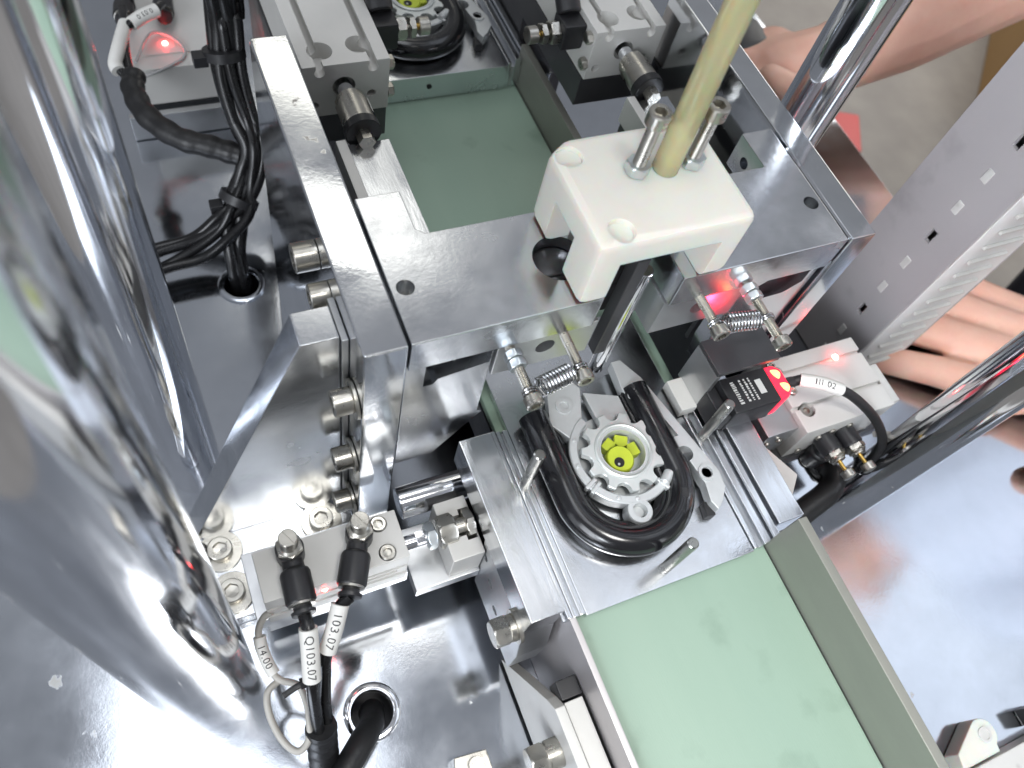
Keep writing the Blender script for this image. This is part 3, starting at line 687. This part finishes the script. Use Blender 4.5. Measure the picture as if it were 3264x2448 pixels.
for p, d, l in (((55, 455, 26), (0, .4, 1), 'black cable tie around the upper part of the tube bundle'), ((44, 405, -54), (.6, .5, .8), 'black cable tie where the tube bundle branches')):
    m = MB(); lathe(m, [(-3, 12.2), (-3, 13.4), (3, 13.4), (3, 12.2)], p, d, 24); box(m, p[0] - 20, p[0] - 11, p[1] - 6, p[1] + 2, p[2] - 5, p[2] + 3, .8); tag(obj('cable_tie', m, black_pl), l, 'cable tie', 'cable ties on the tube bundle')

# ---- top pusher cylinders
def pusher(x0, label, lab2, side, fy):
    t = thing('pusher_cylinder', label, 'cylinder', (x0 + 24, 380, 66), 'pusher cylinders behind the crossbar')
    m = MB(); box(m, x0, x0 + 48, 347, 520, 66, 100, .5); o = obj('body', m, anod, t)
    cs = []
    for x in (x0 + 9.5, x0 + 38.5):
        c = MB(); box(c, x - 2, x + 2, 340, 525, 96.5, 110, 0); cs.append(c)
        c = MB(); lathe(c, [(0, 2.9), (200, 2.9)], (x, 340, 95.6), (0, 1, 0), 18); cs.append(c)
    for x, y in ((x0 + 12.5, 358.5), (x0 + 34, 360.5)):
        c = MB(); lathe(c, [(0, 6.8), (20, 6.8)], (x, y, 90), (0, 0, 1), 26); cs.append(c)
    for x, z in ((x0 + 38, 78), (x0 + 6, 74)):
        c = MB(); lathe(c, [(0, 2.5), (9, 2.5)], (x, 343, z), (0, 1, 0), 18); cs.append(c)
    c = MB(); lathe(c, [(0, 6.4), (8, 6.4)], (x0 + 22.5, 343, 85), (0, 1, 0), 26); cs.append(c)
    cut(o, *cs)
    X = x0 + 22.5
    m = MB(); cyl(m, (X, 356, 85), (X, 332, 85), 4.4, 24, .2); hexnut(m, (X, 339, 85), (0, -1, 0), 10.5, 4); obj('rod', m, chrome, t)
    m = MB(); lathe(m, [(0, 7.2), (.6, 8.2), (4, 8.2), (4.6, 9.0), (20, 9.2), (21, 8.4)], (X, 337, 85), (0, -1, 0), 10); cp = obj('coupling', m, nickel, t)
    m = MB(); lathe(m, [(0, 9.2), (.6, 9.8), (5.4, 9.8), (6, 9)], (X, 316.4, 85), (0, -1, 0), 28); obj('rubber_ring', m, black_pl, cp)
    if lab2:
        for a0, mt in ((.25, white), (-.1, blue_m)):
            mm_ = MB(); vs = []
            for i in range(5):
                a = a0 + i * .09
                for y in (331, 321): vs.append((X + math.cos(a) * 9.3, y, 85 + math.sin(a) * 9.3))
            mm_.add(vs, [(2 * i, 2 * i + 1, 2 * i + 3, 2 * i + 2) for i in range(4)]); obj('mark', mm_, mt, cp)
    m = MB(); lathe(m, [(0, 4.6), (7, 4.6)], (X, 311, 85), (0, -1, 0), 6); obj('stud', m, nickel, t)
    # side speed controllers
    sx_ = x0 + 48 if side > 0 else x0
    for y in (380, 425)[:1]:
        fb = V((sx_, y + fy, 88)); m = MB()
        box(m, fb.x if side > 0 else fb.x - 15, fb.x + 15 if side > 0 else fb.x, fb.y - 8, fb.y + 8, 80, 97, 1.5)
        k = fb + V((side * 7.5, 4, 9)); cyl(m, k, k + V((0, 16, 14)), 7.4, 26, 1); bb = obj('speed_controller', m, black_pl, t)
        q = fb + V((side * 15, 0, 0)); d = V((side, 0, 0))
        m = MB(); hexnut(m, q, d, 12.5, 6); obj('collar', m, nickel, bb)
        m = MB(); cyl(m, q + d * 6, q + d * 12, 1.6, 12, .2); hexnut(m, q + d * 8.2, d, 11, 3.6); obj('locknut', m, nickel, bb)
        m = MB(); lathe(m, [(0, 4.6), (.5, 5.2), (6, 5.2), (6.6, 4.4)], q + d * 14, d, 24); obj('knob', m, nickel, bb)
        m = MB(); cyl(m, q + d * 12, q + d * 15, 2, 12, .2); obj('needle', m, brass, bb)
    for y, z in ((352, 93), (350, 76)):
        m = MB(); lathe(m, [(0, 4), (3, 4), (3.6, 3.2)], (sx_, y, z), (side, 0, 0), 6); obj('screw', m, nickel, t)
    # slide
    s = thing('slide_bar', ('left' if side > 0 else 'right') + ' aluminium slide bar pushed by the ' + ('left' if side > 0 else 'right') + ' cylinder rod under the crossbar', 'slide bar', (X, 260, 70), 'slide bars under the crossbar')
    m = MB(); box(m, X - 9.5, X + 13.5, 196, 309, 70, 81, .5); obj('bar', m, alu_y, s)
    m = MB(); box(m, X - 15.5, X - 10, 196, 310, 66, 84, .5); obj('edge_strip', m, anod, s)
    m = MB(); box(m, X - 14, X + 12, 196, 309, 58, 69.6, .5); obj('carriage', m, anod_d, s)
pusher(79, 'grey pusher cylinder next to the left side plate, two counterbored holes on top', True, 1, 4)
pusher(253.5, 'grey pusher cylinder next to the right side plate, partly behind the yellow hose', False, -1, -14)
for x0, x1, l in ((77, 128, 'dark support bracket under the left pusher cylinder'), (252, 304, 'dark support bracket under the right pusher cylinder')):
    m = MB(); box(m, x0 + 1, x1 - 1, 349, 515, 44, 65.6, .6); box(m, x0 + 4, x1 - 4, 440, 500, -94.5, 44.2, .6); tag(obj('cylinder_bracket', m, anod_d), l, 'bracket', 'brackets under the pusher cylinders')

# ================================================================ RIGHT SIDE
t = thing('air_cylinder', 'white grey air cylinder with a lit red light on top, beside the slotted duct', 'cylinder', (345, 130, -30), 'compact air cylinders')
m = MB(); box(m, 313, 382, 106, 157.5, -34, 1, .8); o = obj('body', m, anod, t)
cs = []
for y in (122.5, 146.5):
    c = MB(); box(c, 310, 390, y - 1.3, y + 1.3, -2, 6, 0); cs.append(c)
for x, y in ((322, 120), (316, 148)):
    c = MB(); lathe(c, [(0, 5), (9, 5)], (x, y, -5), (0, 0, 1), 26); cs.append(c)
cut(o, *cs)
for x, y in ((322, 120), (316, 148)):
    m = MB(); socket_head(m, (x, y, -4.8), (0, 0, 1), 4.2, 4.4); obj('screw', m, nickel, t)
m = MB(); box(m, 383, 389, 108, 136, -34, -1, .8); obj('end_cap', m, anod, t)
m = MB(); box(m, 285, 398, 104.5, 156, -48, -34.3, .5); obj('mount_plate', m, anod_d, t)
m = MB(); box(m, 290, 312.7, 112, 152, -32, -3, .6); o = obj('front_cap', m, alu_m, t)
led_dot(t, (361.5, 147, 1.0), 2.2)
for x, y, z in ((294, 111.6, -14), (303, 111.6, -14), (330, 105.6, -14), (338, 105.6, -10), (352, 105.6, -10), (322, 105.6, -28)):
    m = MB(); lathe(m, [(0, 2.2), (1.2, 2.2), (1.6, 1.6)], (x, y, z), (0, -1, 0), 14); obj('screw', m, nickel, t)
m = MB(); box(m, 300, 330, 115, 150, -94.5, -48.3, .6); obj('mount_block', m, alu_m, t)
for x in (335, 351):
    fitting(t, (x, 106, -17), (.05, -1, .04), (.1, .1, -1), needle=True)
# duct
t = thing('cable_duct', 'upright grey slotted cable duct with pale fingers behind the right air cylinder', 'duct', (460, 194, -95))
m = MB(); box(m, 430, 433, 164.5, 224, -94.5, 700, .5); o = obj('back_panel', m, pvc, t)
cs = []
z = -80
for i in range(29):
    z = -105.5 + i * 26.6
    if i % 3 == 0: c = MB(); prism(c, [(184.2, z - 5), (188.8, z - 5), (188.8, z + 5), (184.2, z + 5)], 'x', 420, 440, 0); cs.append(c)
    else: m = MB(); box(m, 429.2, 430.2, 184.2, 188.8, z - 4.5, z + 4.5, .4); obj('lit_slot_pad', m, anod, t)  # pale pads stand in for the lit lower faces of the slots
cut(o, *cs)
m = MB(); box(m, 433.2, 490, 164, 166.2, -94.5, 700, .4); o = obj('finger_wall', m, pvc_w, t)
for i in range(54):
    z = -90 + i * 14.2
    m = MB(); box(m, 445, 478, 161.4, 163.8, z - 1.2, z + 1.2, .4); obj('finger_slot', m, white, t)
m = MB(); box(m, 433.2, 490, 222, 224, -94.5, 700, .4); obj('far_wall', m, pvc_w, t)
m = MB(); box(m, 490.2, 492, 164, 224, -94.5, 700, .4); obj('cover', m, pvc, t)
# sensor bracket and sensor
t = thing('sensor_bracket', 'dark folded bracket plate above the black sensor', 'bracket', (265, 150, 45))
m = MB(); box(m, 246, 287, 139, 161, 45, 48, .4); obj('plate', m, anod_d, t)
m = MB(); box(m, 246, 249, 139, 161, 12, 44.6, .4); obj('leg', m, alu_m, t)
m = MB(); box(m, 236, 247, 138, 158, 6, 14, .4); obj('foot', m, white, t)
t = thing('photo_sensor', 'black photoelectric sensor with white print and glowing red end', 'sensor', (270, 132, 12))
m = MB(); prism(m, [(253.5, 120), (285, 120), (285, 142.5), (253.5, 142.5)], 'z', 12, 33.4, 1.4); obj('body', m, black_pl, t)
m = MB(); prism(m, [(246, 124), (253.2, 120.6), (253.2, 142), (246, 139)], 'z', 12, 29, 1); obj('nose', m, black_pl, t)
m = MB(); prism(m, [(285.2, 120.5), (291, 121), (295, 125), (295, 138), (291, 142), (285.2, 142.2)], 'z', 12, 32.6, 1.4); ln = obj('lens_cover', m, lens, t)
for (x0, y0), (x1, y1) in (((288, 139), (290.5, 133)), ((289.5, 130), (291.5, 124))):
    m = MB(); sweep(m, [(x0, y0, 32.2), ((x0 + x1) / 2 + 1, (y0 + y1) / 2, 32.9), (x1, y1, 32)], lambda f: .5 + 1.5 * math.sin(PI * f), 12); obj('hot_spot', m, lenshot, ln)
m = MB(); random.seed(3)
for i, (x, g) in enumerate(((260.5, 2.6), (265.5, 1.5), (268.6, 1.5), (271.4, 1.3))):
    y = 138.5
    while y > 124.5:
        h_ = random.uniform(.5, 1.3); box(m, x - g / 2, x + g / 2 * random.uniform(.3, 1), y - h_, y, 33.42, 33.5, 0); y -= h_ + random.uniform(.3, .7)
obj('print', m, whiteink, t)
m = MB(); box(m, 274.4, 278.4, 127, 136, 33.42, 33.5, 0); obj('print', m, whiteink, t)
m = MB(); lathe(m, [(0, 4), (8, 3.4), (9, 2.6)], (295, 131, 25), (1, 0, .1), 20); obj('cable_gland', m, black_pl, t)
for p in ((297, 124.6, 28), (293, 143, 28)):
    m = MB(); socket_head(m, p, (0, 0, 1), 2.6, 2.2); obj('screw', m, nickel, t)
h = hose('sensor_cable', 'black sensor cable with white sleeve marked 02 curving over the right air cylinder', [(303, 131, 26), (309, 129.7, 28), (313.2, 125.9, 29.5), (324.7, 119.5, 28), (339.8, 113, 20), (358, 101.5, 5), (366.6, 90.7, -8), (369, 86, -22), (368, 84, -40)], 3.0, tape, cat='cable')
sleeve(h, [(307, 130.3, 27.4), (313, 126, 29.4), (320, 122, 29.2), (329, 117.6, 26.3)], 4.0, 'III 02', 5, (-300, -100, 400))
hose('sensor_cable', 'pale grey cable curl hanging beside the two brass needles', [(368, 96, -14), (376, 93.5, -14), (386, 90, -17), (390.5, 80, -23), (385, 72, -30), (376, 66, -36)], 1.9, cablegrey, cat='cable')
hose('air_hose', 'black hose lying below the right air cylinder fittings', [(300, 66, -52), (318, 72, -48), (340, 78, -46), (352, 88, -50), (352, 96, -60)], 8, tape)
hose('air_tube', 'dark tube looping between the fittings and the chrome column', [(336, 106, -40), (338, 96, -48), (346, 84, -50), (360, 82, -46), (372, 88, -46), (380, 98, -50)], 3.1, rubber)
# lower left bracket near the belt
t = thing('lower_bracket', 'pale aluminium bracket at the bottom edge beside the belt frame', 'bracket', (118, 0, -60))
m = MB(); prism(m, [(26, -26), (20, -18), (-90, -18), (-90, -90), (60, -90)], 'x', 111.5, 117, .5); obj('plate', m, anod, t)
m = MB(); box(m, 117.2, 127.5, -90, 21, -36, -19, .6); obj('rail', m, anod, t)
m = MB(); lathe(m, [(0, 7.6), (7, 7.6), (7, 7), (8, 7)], (111.4, 2, -40), (-1, 0, 0), 30); hexnut(m, (103.4, 2, -40), (-1, 0, 0), 15, 9); obj('bolt', m, nickel, t)
m = MB(); box(m, 117, 128.5, 22, 32, -34, -20, .8); tag(obj('rubber_stop', m, black_pl), 'small black stop block on the belt frame', 'stop')
m = MB(); prism(m, [(60, 0), (84, 8), (84, 18), (66, 20)], 'z', -94.6, -80, .6); lathe(m, [(0, 4.4), (4, 4.4)], (76, 12, -80), (0, 0, 1), 20)
tag(obj('foot_clamp', m, nickel), 'small tan clamp foot in the dark reflection under the guide bar', 'clamp')
# bottom right corner
t = thing('white_clip', 'white rounded clip at the lower right corner of the base plate', 'clip', (370, -80, -94))
m = MB(); prism(m, [(348, -97), (350, -88), (369, -77.5)] + [(374 + 9 * math.cos(a), -85 + 9 * math.sin(a)) for a in [math.radians(d) for d in range(112, -60, -17)]] + [(378, -97)], 'z', -94.6, -80, 1.6); obj('body', m, pom, t)
m = MB(); lathe(m, [(0, 4.6), (.8, 4.4), (.8, 3), (.2, 2.8)], (374, -85.5, -80), (0, 0, 1), 24); obj('screw', m, anod, t)
m = MB(); box(m, 345, 460, -112, -98, -94, -78, 1); tag(obj('edge_rail', m, anod), 'grey rail along the near edge of the base plate', 'rail')
m = MB(); box(m, 414, 424, -94, -84, -94.6, -78, 1); tag(obj('rubber_block', m, black_pl), 'black block standing behind the grey edge rail', 'block')

# ---- glow of the sensor's red beam
l = bpy.data.lights.new('sensor_beam', 'SPOT'); l.spot_size = math.radians(110); l.spot_blend = .6; l.energy = 0.16; l.color = (1, .02, .06); l.shadow_soft_size = .0015
o = bpy.data.objects.new('sensor_beam', l); COL.objects.link(o); o.location = V((246, 148, 74)) * MM; o.rotation_euler = V((.2, 1, .35)).to_track_quat('-Z', 'Y').to_euler()
l = bpy.data.lights.new('sensor_lamp', 'POINT'); l.energy = 0.002; l.color = (1, .02, .06); l.shadow_soft_size = .002
o = bpy.data.objects.new('sensor_lamp', l); COL.objects.link(o); o.location = V((298, 118, 36)) * MM

# ================================================================ BEYOND THE MACHINE
t = thing('cardboard_box', 'tan cardboard box on the floor behind the operator', 'box', (2400, 1000, -900))
m = MB(); prism(m, [(1945, 956), (2380, 1364), (2760, 958), (2325, 550)], 'z', -899, -560, 4); obj('carton', m, card, t)
m = MB(); prism(m, [(2130, 745), (2566, 1154), (2572, 1148), (2136, 739)], 'z', -559.5, -556, .3); obj('flap', m, card, t)
t = thing('red_bin', 'red plastic bin just past the edge of the base plate', 'bin', (1050, 760, -899))
m = MB(); prism(m, [(1000, 700), (1105, 676), (1154, 755), (1050, 800)], 'z', -600, -495, 3); obj('tub', m, redp, t)
m = MB(); prism(m, [(1010, 710), (1095, 686), (1140, 755), (1055, 790)], 'z', -899, -601, 3); obj('stand', m, black_pl, t)

# ---- operator
def capsule(m, a, b, ra, rb, seg=14):
    a = V(a); b = V(b); d = b - a; L = max(d.length, .01); prof = []
    for i in range(5):
        q = -PI / 2 + PI / 2 * i / 4; prof.append((ra * math.sin(q), max(.01, ra * math.cos(q))))
    for i in range(5):
        q = PI / 2 * i / 4; prof.append((L + rb * math.sin(q), max(.01, rb * math.cos(q))))
    return lathe(m, prof, a, d, seg)
def chain(m, pts):
    for (a, ra), (b, rb) in zip(pts, pts[1:]): capsule(m, a, b, ra, rb)
def fuse(name, m, mt, vox, it, parent=None):
    me = bpy.data.meshes.new(name); me.from_pydata([(x * MM, y * MM, z * MM) for x, y, z in m.v], [], m.f)
    o = bpy.data.objects.new(name, me); COL.objects.link(o)
    r = o.modifiers.new('r', 'REMESH'); r.mode = 'VOXEL'; r.voxel_size = vox * MM
    s = o.modifiers.new('s', 'SMOOTH'); s.factor = .5; s.iterations = it
    bpy.context.view_layer.update()
    nm = bpy.data.meshes.new_from_object(o.evaluated_get(bpy.context.evaluated_depsgraph_get()))
    o.modifiers.clear(); o.data = nm; nm.materials.clear(); nm.materials.append(mt); nm.shade_smooth()
    WP[o.name] = V((0, 0, 0))
    if parent: o.parent = parent; o.location = -WP[parent.name]
    return o
m = MB()
# torso, head, legs
chain(m, [((960, 110, -40), 140), ((965, 110, 200), 130), ((960, 110, 400), 125)])
capsule(m, (960, -20, 440), (960, 240, 440), 62, 62); chain(m, [((958, 110, 470), 55), ((945, 110, 560), 52)])
chain(m, [((940, 110, 640), 74), ((925, 110, 700), 82)]); capsule(m, (865, 110, 655), (858, 110, 650), 12, 10)
for s in (-1, 1):
    chain(m, [((962, 110 + s * 80, -60), 95), ((970, 110 + s * 85, -450), 62), ((980, 110 + s * 85, -840), 42)]); capsule(m, (980, 110 + s * 85, -868), (860, 110 + s * 90, -872), 34, 28)
    capsule(m, (932, 110 + s * 80, 660), (940, 110 + s * 82, 690), 12, 14)
# right arm to the far hand
chain(m, [((960, 268, 440), 58), ((950, 400, 250), 48), ((860, 470, 70), 43), ((760, 452, 20), 44), ((640, 437, -14), 38), ((560, 428, -30), 31)])
hx = lambda x, y, z: (x, y, z)
capsule(m, (556, 428, -30), (508, 428, -40), 31, 33); capsule(m, (520, 452, -36), (490, 454, -42), 24, 22); capsule(m, (530, 405, -42), (500, 402, -48), 26, 22)
for i, (y, z) in enumerate(((462, -30), (440, -26), (418, -30), (398, -38))):
    chain(m, [((500, y, z), 12), ((468, y + 1, z - 4), 11), ((452, y, z - 26), 10), ((464, y - 1, z - 44), 9)])
chain(m, [((528, 396, -36), 17), ((496, 388, -18), 13), ((470, 398, -8), 11)])
# left arm to the near hand, palm down on the plate
chain(m, [((960, -48, 440), 58), ((960, -80, 260), 48), ((900, -60, 90), 44), ((760, -10, -10), 40), ((668, 44, -60), 31)])
capsule(m, (664, 46, -62), (610, 100, -70), 27, 27); capsule(m, (640, 80, -70), (590, 150, -74), 22, 20); capsule(m, (620, 66, -72), (560, 118, -76), 22, 19); capsule(m, (648, 84, -70), (612, 160, -74), 20, 18)
F = [((562, 104, -76), (512, 142, -80), (474, 168, -85), 12.5), ((580, 127, -73), (530, 171, -76), (496, 201, -84), 15), ((597, 145, -72), (552, 193, -75), (520, 228, -84), 15), ((614, 159, -74), (576, 211, -77), (552, 246, -84), 14)]
for a, b, c, r in F: chain(m, [(a, r + 5), (tuple((V(a) + V(b)) / 2), r + 2), (b, r), (c, r - 1.5)])
chain(m, [((640, 46, -72), 18), ((592, 34, -80), 15), ((552, 44, -84), 12)])
person = fuse('person', m, skin, 3.2, 3)
tag(person, 'operator with bare forearms, one hand on the base plate, the other on a black grip', 'person')
m = MB(); chain(m, [((960, 110, 60), 150), ((965, 110, 200), 142), ((960, 110, 400), 134)]); capsule(m, (960, -30, 440), (960, 250, 440), 72, 72)
capsule(m, (960, 262, 440), (970, 370, 290), 68, 60); capsule(m, (960, -44, 440), (952, -84, 280), 68, 60); fuse('shirt', m, shirt_m, 8, 4, person)
m = MB(); capsule(m, (958, 40, -20), (958, 180, -20), 152, 152); capsule(m, (962, 40, 40), (962, 180, 40), 130, 130)
for s in (-1, 1): chain(m, [((956, 110 + s * 80, -60), 122), ((965, 110 + s * 85, -450), 84), ((976, 110 + s * 85, -850), 66)])
fuse('trousers', m, navy, 8, 4, person)
m = MB(); chain(m, [((952, 110, 690), 86), ((940, 110, 722), 80)]); fuse('hair', m, hair_m, 6, 3, person)
m = MB(); box(m, 470, 512, 442, 484, -80, -16, 8)
tag(obj('black_grip', m, black_pl), 'black rounded grip held by the far hand behind the yellow hose', 'grip')
